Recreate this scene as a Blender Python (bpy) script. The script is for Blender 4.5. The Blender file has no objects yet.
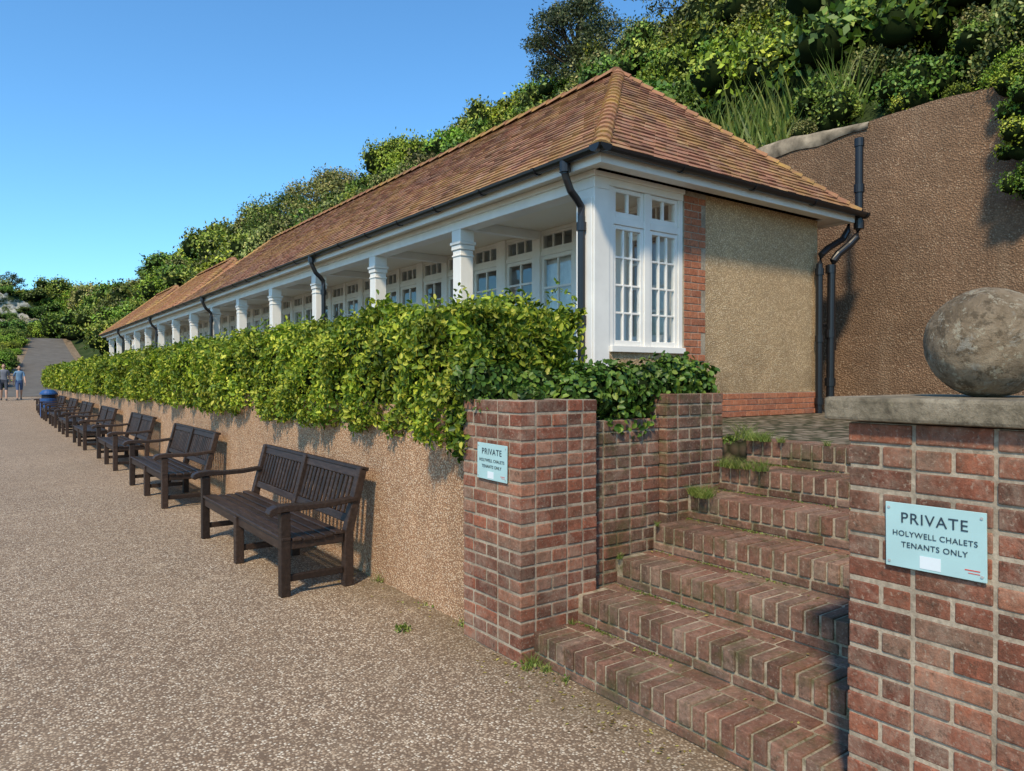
import bpy, math, random
import numpy as np
from mathutils import Vector, Matrix, noise
random.seed(7)
rng = np.random.default_rng(7)
S = bpy.context.scene
COL = S.collection
H = 1.55

# ------------------------------------------------------------------ helpers
class MB:
    def __init__(s): s.v=[]; s.f=[]; s.m=[]
    def poly(s, pts, faces, mi=0):
        o=len(s.v); s.v+= [tuple(p) for p in pts]
        for f in faces: s.f.append([o+i for i in f]); s.m.append(mi)
    def box(s,x0,x1,y0,y1,z0,z1,mi=0):
        s.poly([(x0,y0,z0),(x1,y0,z0),(x1,y1,z0),(x0,y1,z0),(x0,y0,z1),(x1,y0,z1),(x1,y1,z1),(x0,y1,z1)],
               [(0,3,2,1),(4,5,6,7),(0,1,5,4),(1,2,6,5),(2,3,7,6),(3,0,4,7)],mi)
    def prism(s,prof,y0,y1,mi=0):
        n=len(prof)
        pts=[(x,y0,z) for x,z in prof]+[(x,y1,z) for x,z in prof]
        fs=[tuple(range(n)),tuple(range(2*n-1,n-1,-1))]
        for i in range(n):
            j=(i+1)%n; fs.append((j,i,n+i,n+j))
        s.poly(pts,fs,mi)
    def tube(s,path,r,n=8,mi=0,r1=None):
        path=[Vector(p) for p in path]; rings=[]
        m=len(path)
        for i,p in enumerate(path):
            if i==0: d=path[1]-p
            elif i==m-1: d=p-path[i-1]
            else: d=(path[i+1]-p).normalized()+(p-path[i-1]).normalized()
            d.normalize()
            a=d.orthogonal() if abs(d.z)>.95 else d.cross(Vector((0,0,1)))
            a.normalize(); b=d.cross(a)
            rr=r if r1 is None else r+(r1-r)*i/(m-1)
            rings.append([p+a*math.cos(t*2*math.pi/n)*rr+b*math.sin(t*2*math.pi/n)*rr for t in range(n)])
        pts=[q for rg in rings for q in rg]; fs=[]
        for i in range(m-1):
            for t in range(n):
                u=(t+1)%n
                fs.append((i*n+t,i*n+u,(i+1)*n+u,(i+1)*n+t))
        fs.append(tuple(range(n-1,-1,-1))); fs.append(tuple((m-1)*n+t for t in range(n)))
        s.poly(pts,fs,mi)
    def obj(s,name,mats,parent=None,bevel=0,smooth=False,seg=1):
        me=bpy.data.meshes.new(name); me.from_pydata(s.v,[],s.f)
        if not isinstance(mats,(list,tuple)): mats=[mats]
        for m in mats: me.materials.append(m)
        me.polygons.foreach_set('material_index',s.m)
        if smooth: me.polygons.foreach_set('use_smooth',[True]*len(s.f))
        me.update()
        o=bpy.data.objects.new(name,me); COL.objects.link(o)
        if parent: o.parent=parent
        if bevel:
            b=o.modifiers.new('bev','BEVEL'); b.width=bevel; b.segments=seg; b.limit_method='ANGLE'
        return o
def empty(name):
    e=bpy.data.objects.new(name,None); COL.objects.link(e); return e
def bx(name,x0,x1,y0,y1,z0,z1,mat,parent=None,bevel=0):
    b=MB(); b.box(x0,x1,y0,y1,z0,z1); return b.obj(name,mat,parent,bevel)
def np_mesh(name,V,F,mats,mi=None,parent=None):
    me=bpy.data.meshes.new(name)
    V=np.asarray(V,dtype=np.float32); F=np.asarray(F,dtype=np.int32); k=F.shape[1]
    me.vertices.add(len(V)); me.vertices.foreach_set('co',V.ravel())
    me.loops.add(F.size); me.loops.foreach_set('vertex_index',F.ravel())
    me.polygons.add(len(F)); me.polygons.foreach_set('loop_start',np.arange(0,F.size,k,dtype=np.int32))
    for m in (mats if isinstance(mats,(list,tuple)) else [mats]): me.materials.append(m)
    if mi is not None: me.polygons.foreach_set('material_index',np.asarray(mi,dtype=np.int32))
    me.update(calc_edges=True); me.validate()
    o=bpy.data.objects.new(name,me); COL.objects.link(o)
    if parent: o.parent=parent
    return o

# ------------------------------------------------------------------ materials
def nmat(name,rough=.8,spec=.3):
    m=bpy.data.materials.new(name); m.use_nodes=True
    nt=m.node_tree; b=nt.nodes['Principled BSDF']
    b.inputs['Roughness'].default_value=rough
    b.inputs['Specular IOR Level'].default_value=spec
    return m,nt,b
def nd(nt,t,**k):
    n=nt.nodes.new(t)
    for a,v in k.items(): setattr(n,a,v)
    return n
def ramp(nt,fac,stops,interp='LINEAR'):
    r=nd(nt,'ShaderNodeValToRGB'); r.color_ramp.interpolation=interp
    e=r.color_ramp.elements
    while len(e)<len(stops): e.new(.5)
    for i,(p,c) in enumerate(stops):
        e[i].position=p; e[i].color=(c,c,c,1) if isinstance(c,(int,float)) else (*c,1)
    nt.links.new(fac,r.inputs[0]); return r.outputs[0]
def mix(nt,fac,a,b,mode='MIX'):
    m=nd(nt,'ShaderNodeMix',data_type='RGBA',blend_type=mode)
    for i,x in ((0,fac),(6,a),(7,b)):
        if isinstance(x,(int,float)): m.inputs[i].default_value = x if i==0 else (x,x,x,1)
        elif isinstance(x,tuple): m.inputs[i].default_value=(*x,1)
        else: nt.links.new(x,m.inputs[i])
    return m.outputs[2]
def coords(nt,world=False,scale=None):
    if world: o=nd(nt,'ShaderNodeNewGeometry').outputs['Position']
    else: o=nd(nt,'ShaderNodeTexCoord').outputs['Object']
    if scale:
        mp=nd(nt,'ShaderNodeMapping'); mp.inputs['Scale'].default_value=scale
        nt.links.new(o,mp.inputs[0]); o=mp.outputs[0]
    return o
def noi(nt,co,scale,detail=4,rough=.6,dist=0):
    n=nd(nt,'ShaderNodeTexNoise'); n.inputs['Scale'].default_value=scale
    n.inputs['Detail'].default_value=min(detail,5); n.inputs['Roughness'].default_value=rough
    n.inputs['Distortion'].default_value=dist
    nt.links.new(co,n.inputs['Vector']); return n.outputs[0]
def bump(nt,b,h,strength,dist,prev=None):
    n=nd(nt,'ShaderNodeBump'); n.inputs['Strength'].default_value=strength; n.inputs['Distance'].default_value=dist
    nt.links.new(h,n.inputs['Height'])
    if prev is not None: nt.links.new(prev,n.inputs['Normal'])
    nt.links.new(n.outputs[0],b.inputs['Normal']); return n.outputs[0]

def plain(name,c,rough=.6,var=.12,scale=4,spec=.3,bmp=0,bs=60):
    m,nt,b=nmat(name,rough,spec); co=coords(nt)
    n=noi(nt,co,scale,6)
    v=ramp(nt,n,[(.3,1-var),(.7,1+var*.3)])
    nt.links.new(mix(nt,1,c,v,'MULTIPLY'),b.inputs['Base Color'])
    if bmp: bump(nt,b,noi(nt,co,bs,4),bmp,.003)
    return m

def pebble(name,stops,scale,gap,bs=.5,bd=.006,stain=(.7,1.08),stain_scale=.7,rough=.85,streak=False,extra=None,world=True,gapr=(.38,.62)):
    m,nt,b=nmat(name,rough,.25); co=coords(nt,world)
    v=nd(nt,'ShaderNodeTexVoronoi'); v.inputs['Scale'].default_value=scale; nt.links.new(co,v.inputs['Vector'])
    sp=nd(nt,'ShaderNodeSeparateColor'); nt.links.new(v.outputs['Color'],sp.inputs[0])
    c=ramp(nt,sp.outputs[0],stops)
    g=ramp(nt,v.outputs['Distance'],[(gapr[0],0),(gapr[1],1)])
    c=mix(nt,g,c,gap)
    co2=coords(nt,world,(1,1,.25) if streak else None)
    n=noi(nt,co2,stain_scale,7,.65,.4)
    c=mix(nt,1,c,ramp(nt,n,[(.28,stain[0]),(.7,stain[1])]),'MULTIPLY')
    n2=noi(nt,co,9,4)
    c=mix(nt,1,c,ramp(nt,n2,[(.3,.86),(.7,1.08)]),'MULTIPLY')
    if extra: c=extra(nt,c,co)
    nt.links.new(c,b.inputs['Base Color'])
    inv=ramp(nt,v.outputs['Distance'],[(.0,1),(.7,0)])
    bump(nt,b,inv,bs,bd)
    return m

def ground_extra(nt,c,co):
    n=noi(nt,co,.35,5,.6,.8)
    c=mix(nt,ramp(nt,n,[(.42,0),(.75,.32)]),c,(.25,.18,.115))
    n=noi(nt,co,2.2,6,.7,.3)
    c=mix(nt,ramp(nt,n,[(.55,0),(.75,.3)]),c,(.52,.40,.27))
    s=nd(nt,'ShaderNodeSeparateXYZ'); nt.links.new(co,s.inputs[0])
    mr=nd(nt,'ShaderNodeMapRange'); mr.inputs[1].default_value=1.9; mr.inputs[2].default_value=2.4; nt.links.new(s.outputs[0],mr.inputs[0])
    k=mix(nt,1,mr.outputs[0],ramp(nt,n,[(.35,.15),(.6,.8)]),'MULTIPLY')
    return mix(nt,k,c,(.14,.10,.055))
M_ground=pebble('promenade_aggregate',[(0,(.16,.10,.06)),(.3,(.36,.25,.16)),(.6,(.50,.375,.25)),(.85,(.68,.545,.39)),(1,(.84,.75,.59))],86,(.19,.13,.085),.5,.005,(.86,1.05),.5,extra=ground_extra)
M_wallpeb=pebble('pebbledash_pink',[(0,(.35,.185,.10)),(.4,(.54,.325,.185)),(.8,(.66,.44,.27)),(1,(.77,.59,.42))],90,(.32,.18,.10),.65,.007,(.76,1.08),1.1,streak=True)
def endx(nt,c,co):
    s=nd(nt,'ShaderNodeSeparateXYZ'); nt.links.new(co,s.inputs[0])
    n=noi(nt,co,2.2,6,.7,.3)
    mr=nd(nt,'ShaderNodeMapRange'); mr.inputs[1].default_value=2.2; mr.inputs[2].default_value=1.2; nt.links.new(s.outputs[2],mr.inputs[0])
    k=mix(nt,1,mr.outputs[0],ramp(nt,n,[(.4,0),(.65,.8)]),'MULTIPLY')
    return mix(nt,k,c,(.16,.11,.06))
M_endpeb=pebble('pebbledash_cream',[(0,(.42,.275,.145)),(.4,(.60,.42,.235)),(.8,(.72,.53,.32)),(1,(.80,.65,.45))],75,(.40,.27,.145),.7,.008,(.82,1.06),.9,streak=True,extra=endx)
def cliff_extra(nt,c,co):
    co2=coords(nt,True,(1.2,1.2,.10))
    n=noi(nt,co2,1.3,5,.6,.3)
    c=mix(nt,ramp(nt,n,[(.42,0),(.72,.5)]),c,(.12,.075,.045))
    n=noi(nt,co2,3.1,4)
    return mix(nt,ramp(nt,n,[(.6,0),(.85,.25)]),c,(.40,.30,.2))
M_cliff=pebble('render_brown',[(0,(.19,.112,.064)),(.5,(.27,.166,.096)),(.9,(.33,.21,.128)),(1,(.43,.315,.205))],48,(.175,.102,.058),.8,.012,(.66,1.14),.6,extra=cliff_extra)

def brickmat(name,stops,eff=.5,dirt=.5,moss=0.,spots=.55):
    m,nt,b=nmat(name,.88,.2); co=coords(nt,True)
    g=nd(nt,'ShaderNodeNewGeometry')
    c=ramp(nt,g.outputs['Random Per Island'],stops)
    n=noi(nt,co,34,5,.75); c=mix(nt,1,c,ramp(nt,n,[(.25,.5),(.75,1.3)]),'MULTIPLY')
    n=noi(nt,co,3.4,5,.85,.6); c=mix(nt,ramp(nt,n,[(.46,0),(.68,eff)]),c,(.42,.335,.25))
    n=noi(nt,co,2.3,5,.85,.3); c=mix(nt,ramp(nt,n,[(.46,0),(.64,dirt)]),c,(.06,.044,.029))
    n=noi(nt,co,75,4,.7); c=mix(nt,ramp(nt,n,[(.56,0),(.70,spots)]),c,(.44,.36,.27))
    n=noi(nt,co,24,5,.8); c=mix(nt,ramp(nt,n,[(.56,0),(.66,.6)]),c,(.05,.037,.026))
    if moss: n=noi(nt,co,4.5,5,.8,.4); c=mix(nt,ramp(nt,n,[(.50,0),(.63,moss)]),c,(.07,.072,.022))
    nt.links.new(c,b.inputs['Base Color'])
    bump(nt,b,noi(nt,co,90,5,.75),.8,.006)
    return m
BR=[(0,(.14,.055,.036)),(.25,(.26,.088,.052)),(.5,(.35,.125,.07)),(.75,(.21,.088,.058)),(.9,(.40,.17,.10)),(1,(.27,.15,.10))]
M_brick=brickmat('red_brick',BR,.5,.5)
M_brickd=brickmat('red_brick_dirty',[(0,(.13,.058,.039)),(.5,(.24,.10,.062)),(1,(.175,.09,.06))],.35,.7,.5)
M_stepbrick=brickmat('step_brick',[(0,(.14,.068,.047)),(.3,(.22,.105,.069)),(.6,(.28,.137,.09)),(.85,(.21,.125,.09)),(1,(.33,.20,.14))],.25,.65,.45,.5)
M_quoin=brickmat('orange_brick',[(0,(.42,.135,.062)),(.5,(.50,.18,.09)),(1,(.35,.12,.065))],.15,.2)
def mortmat(name,c,dark,k):
    m,nt,b=nmat(name,.95,.1); co=coords(nt,True)
    n=noi(nt,co,4.5,5,.8,.4)
    x=mix(nt,ramp(nt,n,[(.42,0),(.62,k)]),c,dark)
    n=noi(nt,co,60,4,.7); x=mix(nt,1,x,ramp(nt,n,[(.3,.7),(.7,1.15)]),'MULTIPLY')
    nt.links.new(x,b.inputs['Base Color']); bump(nt,b,n,.9,.004); return m
M_mortar=mortmat('mortar',(.43,.355,.265),(.17,.13,.09),.65)
M_mortard=mortmat('mortar_step',(.42,.345,.25),(.09,.085,.03),.85)
M_white=plain('white_paint',(.82,.79,.73),.45,.12,2.5,.4)
M_ceil=plain('ceiling_cream',(.82,.77,.66),.6,.05,1.5)
M_black=plain('black_castiron',(.012,.012,.014),.35,.2,8,.5)
def woodmat():
    m,nt,b=nmat('dark_stained_wood',.5,.35); co=coords(nt,False,(6,1,6))
    n=noi(nt,co,6,6,.65,.5)
    g=nd(nt,'ShaderNodeNewGeometry')
    c=ramp(nt,n,[(.3,(.017,.010,.0075)),(.55,(.034,.020,.014)),(.8,(.062,.041,.031))])
    c=mix(nt,1,c,ramp(nt,g.outputs['Random Per Island'],[(0,.6),(1,1.4)]),'MULTIPLY')
    nt.links.new(c,b.inputs['Base Color']); bump(nt,b,n,.4,.003); return m
M_wood=woodmat()
def concretemat():
    m,nt,b=nmat('lichen_concrete',.9,.2); co=coords(nt,True)
    n=noi(nt,co,5,8,.75,.3)
    c=ramp(nt,n,[(.3,(.11,.09,.06)),(.5,(.26,.215,.15)),(.7,(.40,.34,.25))])
    v=nd(nt,'ShaderNodeTexVoronoi'); v.inputs['Scale'].default_value=22; nt.links.new(co,v.inputs['Vector'])
    k=ramp(nt,v.outputs['Distance'],[(.16,.6),(.26,0)])
    n3=noi(nt,co,7,3); k=mix(nt,1,k,ramp(nt,n3,[(.5,0),(.6,1)]),'MULTIPLY')
    c=mix(nt,k,c,(.38,.33,.19))
    n2=noi(nt,co,30,5,.7); c=mix(nt,ramp(nt,n2,[(.5,0),(.7,.7)]),c,(.06,.05,.035))
    nt.links.new(c,b.inputs['Base Color']); bump(nt,b,noi(nt,co,70,6,.8),.9,.008); return m
M_conc=concretemat()
def tilemat(name,stops,lich):
    m,nt,b=nmat(name,.85,.2); co=coords(nt,True); g=nd(nt,'ShaderNodeNewGeometry')
    c=ramp(nt,g.outputs['Random Per Island'],stops)
    n=noi(nt,co,.8,5,.85,.6); c=mix(nt,ramp(nt,n,[(.45,0),(.58,lich)]),c,(.42,.26,.07))
    n=noi(nt,co,19,5,.7); c=mix(nt,ramp(nt,n,[(.55,0),(.65,.6)]),c,(.38,.29,.13))
    n=noi(nt,co,1.9,5,.85); c=mix(nt,ramp(nt,n,[(.46,0),(.68,.55)]),c,(.13,.08,.055))
    nt.links.new(c,b.inputs['Base Color']); bump(nt,b,noi(nt,co,60,5),.4,.004); return m
TS=[(0,(.18,.084,.057)),(.3,(.30,.14,.09)),(.6,(.38,.182,.114)),(.85,(.25,.133,.092)),(1,(.40,.235,.152))]
M_tile=tilemat('clay_tiles',TS,.5)
M_tile2=tilemat('clay_tiles_orange',[(0,(.36,.15,.072)),(.5,(.47,.215,.105)),(1,(.40,.21,.105))],.5)
M_ridge=tilemat('ridge_tiles',[(0,(.38,.18,.098)),(1,(.28,.13,.078))],.8)

def leafmat(name,stops,clump=.5,cscale=.8,trans=.25,rough=.5,spec=.3,objvar=False):
    m,nt,b=nmat(name,rough,spec); g=nd(nt,'ShaderNodeNewGeometry')
    c=ramp(nt,g.outputs['Random Per Island'],stops)
    n=noi(nt,g.outputs['Position'],cscale,3,.6)
    c=mix(nt,1,c,ramp(nt,n,[(.3,1-clump),(.7,1+clump)]),'MULTIPLY')
    if objvar:
        oi=nd(nt,'ShaderNodeObjectInfo')
        hs=nd(nt,'ShaderNodeHueSaturation')
        mr=nd(nt,'ShaderNodeMapRange'); mr.inputs[3].default_value=.46; mr.inputs[4].default_value=.53
        nt.links.new(oi.outputs['Random'],mr.inputs[0]); nt.links.new(mr.outputs[0],hs.inputs['Hue'])
        mr=nd(nt,'ShaderNodeMapRange'); mr.inputs[3].default_value=.65; mr.inputs[4].default_value=1.45
        mu=nd(nt,'ShaderNodeMath',operation='FRACT'); m2=nd(nt,'ShaderNodeMath',operation='MULTIPLY'); m2.inputs[1].default_value=7.31
        nt.links.new(oi.outputs['Random'],m2.inputs[0]); nt.links.new(m2.outputs[0],mu.inputs[0]); nt.links.new(mu.outputs[0],mr.inputs[0])
        nt.links.new(mr.outputs[0],hs.inputs['Value']); nt.links.new(c,hs.inputs['Color']); c=hs.outputs[0]
    nt.links.new(c,b.inputs['Base Color'])
    if trans>0:
        t=nd(nt,'ShaderNodeBsdfTranslucent'); nt.links.new(c,t.inputs[0])
        ms=nd(nt,'ShaderNodeMixShader'); ms.inputs[0].default_value=trans
        nt.links.new(b.outputs[0],ms.inputs[1]); nt.links.new(t.outputs[0],ms.inputs[2])
        nt.links.new(ms.outputs[0],nt.nodes['Material Output'].inputs[0])
    return m
M_hedge=leafmat('hedge_leaves',[(0,(.05,.10,.010)),(.3,(.13,.205,.016)),(.6,(.25,.325,.024)),(.85,(.42,.45,.04)),(1,(.56,.54,.09))],.5,1.9,.3,.5,.3)
M_ivy=leafmat('ivy_leaves',[(0,(.025,.06,.009)),(.5,(.06,.125,.015)),(.85,(.13,.205,.026)),(1,(.22,.27,.045))],.4,3,.2,.45,.35)
M_shrub=leafmat('shrub_leaves',[(0,(.035,.065,.010)),(.4,(.09,.15,.018)),(.75,(.16,.235,.025)),(1,(.26,.30,.05))],.5,.3,0,objvar=True)
M_shrub2=leafmat('shrub_leaves_dry',[(0,(.06,.07,.018)),(.4,(.14,.165,.038)),(.75,(.22,.24,.06)),(1,(.32,.28,.10))],.5,.3,0,objvar=True)
M_shrub3=leafmat('shrub_leaves_bright',[(0,(.065,.11,.010)),(.4,(.16,.25,.018)),(.75,(.26,.36,.028)),(1,(.36,.42,.055))],.45,.4,0,objvar=True)
M_pine=leafmat('tree_needles',[(0,(.024,.035,.013)),(.5,(.055,.072,.022)),(.85,(.09,.105,.032)),(1,(.14,.14,.05))],.4,.8,.0)
M_blade=leafmat('blades',[(0,(.07,.12,.018)),(.5,(.15,.22,.035)),(1,(.32,.33,.09))],.3,3,.3)
M_litter=leafmat('dead_leaves',[(0,(.10,.06,.02)),(.5,(.25,.19,.05)),(1,(.4,.36,.1))],.3,3,0)
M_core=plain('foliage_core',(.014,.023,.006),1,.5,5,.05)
M_bark=plain('bark',(.09,.065,.045),.95,.5,12,.1,.9,40)
def soilmat():
    m,nt,b=nmat('hillside_soil',.95,.1); co=coords(nt,True)
    n=noi(nt,co,1.2,7,.7)
    nt.links.new(ramp(nt,n,[(.3,(.015,.028,.008)),(.55,(.04,.06,.018)),(.75,(.09,.085,.045))]),b.inputs['Base Color'])
    bump(nt,b,n,1,.2); return m
M_soil=soilmat()
def chalkmat():
    m,nt,b=nmat('chalk',.95,.1); co=coords(nt,True); 
    n=noi(nt,coords(nt,True,(.5,.5,2.2)),1.6,5,.8,.5)
    c=ramp(nt,n,[(.32,(.24,.23,.18)),(.48,(.42,.405,.35)),(.65,(.54,.53,.47))])
    n2=noi(nt,co,.9,5,.75); c=mix(nt,ramp(nt,n2,[(.5,0),(.56,1)]),c,(.07,.09,.03))
    nt.links.new(c,b.inputs['Base Color']); bump(nt,b,n,.8,.2); return m
M_chalk=chalkmat()
def glassmat():
    m,nt,b=nmat('window_glass',.03,.5)
    t=nd(nt,'ShaderNodeBsdfTransparent'); t.inputs[0].default_value=(.9,.93,.93,1)
    gl=nd(nt,'ShaderNodeBsdfGlossy'); gl.inputs['Roughness'].default_value=.03
    co=coords(nt,True); bn=nd(nt,'ShaderNodeBump'); bn.inputs['Strength'].default_value=.12; bn.inputs['Distance'].default_value=.02
    nt.links.new(noi(nt,co,2.5,2),bn.inputs['Height']); nt.links.new(bn.outputs[0],gl.inputs['Normal'])
    f=nd(nt,'ShaderNodeLayerWeight'); f.inputs[0].default_value=.4
    fr_=ramp(nt,f.outputs['Facing'],[(0,.10),(.5,.2),(1,.85)])
    ms=nd(nt,'ShaderNodeMixShader'); nt.links.new(fr_,ms.inputs[0]); nt.links.new(t.outputs[0],ms.inputs[1]); nt.links.new(gl.outputs[0],ms.inputs[2])
    nt.links.new(ms.outputs[0],nt.nodes['Material Output'].inputs[0]); return m
M_glass=glassmat()
M_dark=plain('interior_dark',(.14,.13,.12),.9,.3,2)
M_curtain=plain('curtain',(.74,.73,.70),.9,.3,9)

# ------------------------------------------------------------------ leaves
def leaf_geo(P,N,size,aspect=.55,fold=.25,rich=False,spread=.9,droop=0.):
    n=len(P); size=np.broadcast_to(size,(n,)).reshape(n,1)*rng.uniform(.65,1.25,(n,1))
    R=rng.normal(size=(n,3)); R/=np.linalg.norm(R,axis=1,keepdims=True)
    nn=N*.75+R*spread; nn/=np.linalg.norm(nn,axis=1,keepdims=True)
    R2=rng.normal(size=(n,3)); R2[:,2]-=droop
    d=R2-(R2*nn).sum(1,keepdims=True)*nn; d/=np.linalg.norm(d,axis=1,keepdims=True)
    w=np.cross(nn,d)
    L=size; W=size*aspect*.5
    if rich:
        b=P; t=P+d*L-nn*L*.12
        l1=P+d*L*.3+w*W*.9+nn*W*fold*2; l2=P+d*L*.72+w*W*.75+nn*W*fold*1.4
        r1=P+d*L*.3-w*W*.9+nn*W*fold*2; r2=P+d*L*.72-w*W*.75+nn*W*fold*1.4
        V=np.stack([b,l1,l2,t,r2,r1],1).reshape(-1,3)
        o=(np.arange(n)*6)[:,None]
        F=np.concatenate([o+np.array([[0,1,2,3]]),o+np.array([[0,3,4,5]])],0)
    else:
        V=np.stack([P,P+d*L*.5+w*W+nn*W*fold,P+d*L,P+d*L*.5-w*W+nn*W*fold],1).reshape(-1,3)
        o=(np.arange(n)*4)[:,None]; F=o+np.array([[0,1,2,3]])
    return V,F
def leaf_obj(name,parts,mats,parent=None):
    Vs=[];Fs=[];Ms=[];o=0
    for V,F,mi in parts:
        Vs.append(V); Fs.append(F+o); o+=len(V); Ms.append(np.full(len(F),mi))
    return np_mesh(name,np.concatenate(Vs),np.concatenate(Fs),mats,np.concatenate(Ms),parent)
def blob(center,rad,seed=0,nu=14,nv=9,amp=.2):
    V=[];F=[]
    for i in range(nv+1):
        th=math.pi*i/nv
        for j in range(nu):
            ph=2*math.pi*j/nu
            d=Vector((math.sin(th)*math.cos(ph),math.sin(th)*math.sin(ph),math.cos(th)))
            k=1+amp*noise.noise(d*1.6+Vector((seed,0,0)))*2
            V.append((center[0]+d.x*rad[0]*k,center[1]+d.y*rad[1]*k,center[2]+d.z*rad[2]*k))
    for i in range(nv):
        for j in range(nu):
            F.append((i*nu+j,(i+1)*nu+j,(i+1)*nu+(j+1)%nu,i*nu+(j+1)%nu))
    return np.array(V),np.array(F)
def sph(n,up=None):
    d=rng.normal(size=(n,3)); d/=np.linalg.norm(d,axis=1,keepdims=True)
    if up is not None: d[:,2]=np.where(d[:,2]<up,-d[:,2],d[:,2])
    return d
def bush_parts(nl,leaf,lobes,seed,mi=0,flat=.8):
    parts=[]; Ps=[];Ns=[]
    r0=random.Random(seed)
    for k in range(lobes):
        a=r0.uniform(0,6.28); rr=r0.uniform(0,.66)
        c=np.array([math.cos(a)*rr,math.sin(a)*rr,r0.uniform(.05,.72)*flat+ .1])
        R=r0.uniform(.20,.46)
        m=int(nl/lobes*(R/.33)**2)
        d=sph(m,-.3); 
        rad=R*(1-np.abs(rng.normal(size=(m,1)))*.12+(rng.random((m,1))<.16)*rng.random((m,1))*.4)+ .05*np.sin(d[:,:1]*9+seed)+.05*np.sin(d[:,2:]*11+k)
        Ps.append(c+d*rad); Ns.append(d)
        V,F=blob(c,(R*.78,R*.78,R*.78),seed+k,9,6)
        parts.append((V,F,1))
    P=np.concatenate(Ps);N=np.concatenate(Ns)
    V,F=leaf_geo(P,N,leaf)
    parts.append((V,F,mi)); return parts
protos=[]
for i,(mt,lf,nl) in enumerate([(M_shrub,.085,4200),(M_shrub2,.07,4600),(M_shrub3,.085,4200),(M_shrub,.10,3500),(M_shrub2,.085,4000),(M_shrub3,.075,4600)]):
    o=leaf_obj('shrub_mesh',bush_parts(nl,lf,11+i%3,i*3+1),[mt,M_core])
    protos.append(o.data); bpy.data.objects.remove(o)

# ------------------------------------------------------------------ ground + terrain
def g(Y):
    if Y<34: return 0.
    z=.045*(Y-34)
    if Y>44: z+=.0022*(min(Y,82)-44)**2
    if Y>82: z=.045*48+.0022*38**2+.01*(Y-82)
    return z
def grid(name,xs,ys,fz,mat,fx=None):
    V=[];F=[]
    for y in ys:
        for x in xs:
            V.append(((fx(x,y) if fx else x),y,fz((fx(x,y) if fx else x),y)))
    n=len(xs)
    for j in range(len(ys)-1):
        for i in range(n-1): F.append((j*n+i,j*n+i+1,(j+1)*n+i+1,(j+1)*n+i))
    o=np_mesh(name,V,F,mat); o.data.polygons.foreach_set('use_smooth',[True]*len(F)); return o
xs=[-600,-200,-60,-20,-8,-4,0,2,4,8,12,30,80,300,600]
ys=[-400,-100,-30,0,20,34]+list(np.arange(36,92,2.))+[100,150,300,900]
grid('promenade_ground',xs,ys,lambda x,y:g(y),M_ground)
M_asph=plain('asphalt_path',(.15,.135,.115),.9,.25,1.5,.2,.5,40)
V=[];F=[]
def pl(y): return 1.0+(y-50)*.085 if y>50 else 1.0-(50-y)*.3
yy_=list(np.arange(46,92.1,2.))
for y in yy_:
    for t in (0,.35,.7,1): V.append((pl(y)-.3+(6.2-pl(y))*t,y,g(y)+.012))
for j in range(len(yy_)-1):
    for i in range(3): F.append((j*4+i,j*4+i+1,(j+1)*4+i+1,(j+1)*4+i))
np_mesh('asphalt_path',V,F,M_asph)

def sm(t): t=max(0,min(1,t)); return t*t*(3-2*t)
def hill(X,Y):
    t=sm((Y-40)/12)
    xs=9.72*(1-t)+6.8*t; z0=4.92*(1-t)+(g(Y)+.1)*t
    k=.77*(1-t)+.75*t
    top=14.5+1.2*noise.noise(Vector((Y*.05,3,0)))*(1 if Y>12 else .3)
    h=z0+(X-xs)*k
    if X<xs: h=z0-(xs-X)*.3*t
    if h>top: h=top+(h-top)*.06
    h+=.5*noise.noise(Vector((X*.3,Y*.3,0)))*min(1,max(0,(X-xs)/2))
    if Y>96.5: h=max(h,g(Y)+min(5.6,(Y-96.5)*1.2))
    return h
def fxx(u,y):
    t=sm((y-40)/12); x0=9.72*(1-t)+6.0*t
    if y>88: x0=6.0-sm((y-88)/4)*40
    return x0+(70-x0)*u**1.5
grid('hillside',list(np.linspace(0,1,70)),list(np.arange(-20,150,2.)),lambda x,y:hill(x,y)-.02,M_soil,fx=fxx)

# retaining cliff wall
b=MB(); Yv=list(np.arange(-20,46.01,.25))
for i in range(len(Yv)-1):
    y0,y1=Yv[i],Yv[i+1]
    zt=lambda y:5.0+.07*noise.noise(Vector((y*.5,0,0)))+.025*noise.noise(Vector((y*2.3,5,0)))
    z0=zt(y0); z1=zt(y1)
    b.poly([(9.35,y0,0.9),(9.35,y1,.9),(9.58,y1,z1),(9.58,y0,z0),(9.95,y0,z0+.03),(9.95,y1,z1+.03)],[(0,3,2,1),(3,4,5,2)])
b.obj('retaining_wall',M_cliff)
V=[];F=[]
ysr=list(np.arange(5.0,8.8,.05)); n5=6
for y in ysr:
    fade=min(1,(y-5.0)/1.2,(8.8-y)/.5)
    low=.085*fade*(1+.8*noise.noise(Vector((y*2.2,0,3))))
    for k,(x,z) in enumerate([(9.555,4.985-low*1.6),(9.535,5.0-low),(9.53,5.035),(9.56,5.075),(9.72,5.10),(10.05,5.05)]):
        n=noise.noise(Vector((x*4,y*3,z*4)))+.5*noise.noise(Vector((x*11,y*9,z*11)))
        V.append((x+.015*n,y,z-.09*(1-fade)+.045*n*(k>1)*fade))
for j in range(len(ysr)-1):
    for i in range(n5-1): F.append((j*n5+i,j*n5+i+1,(j+1)*n5+i+1,(j+1)*n5+i))
np_mesh('broken_coping',V,F,plain('old_concrete',(.38,.31,.22),.95,.8,4,.1,1,20))

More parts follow.
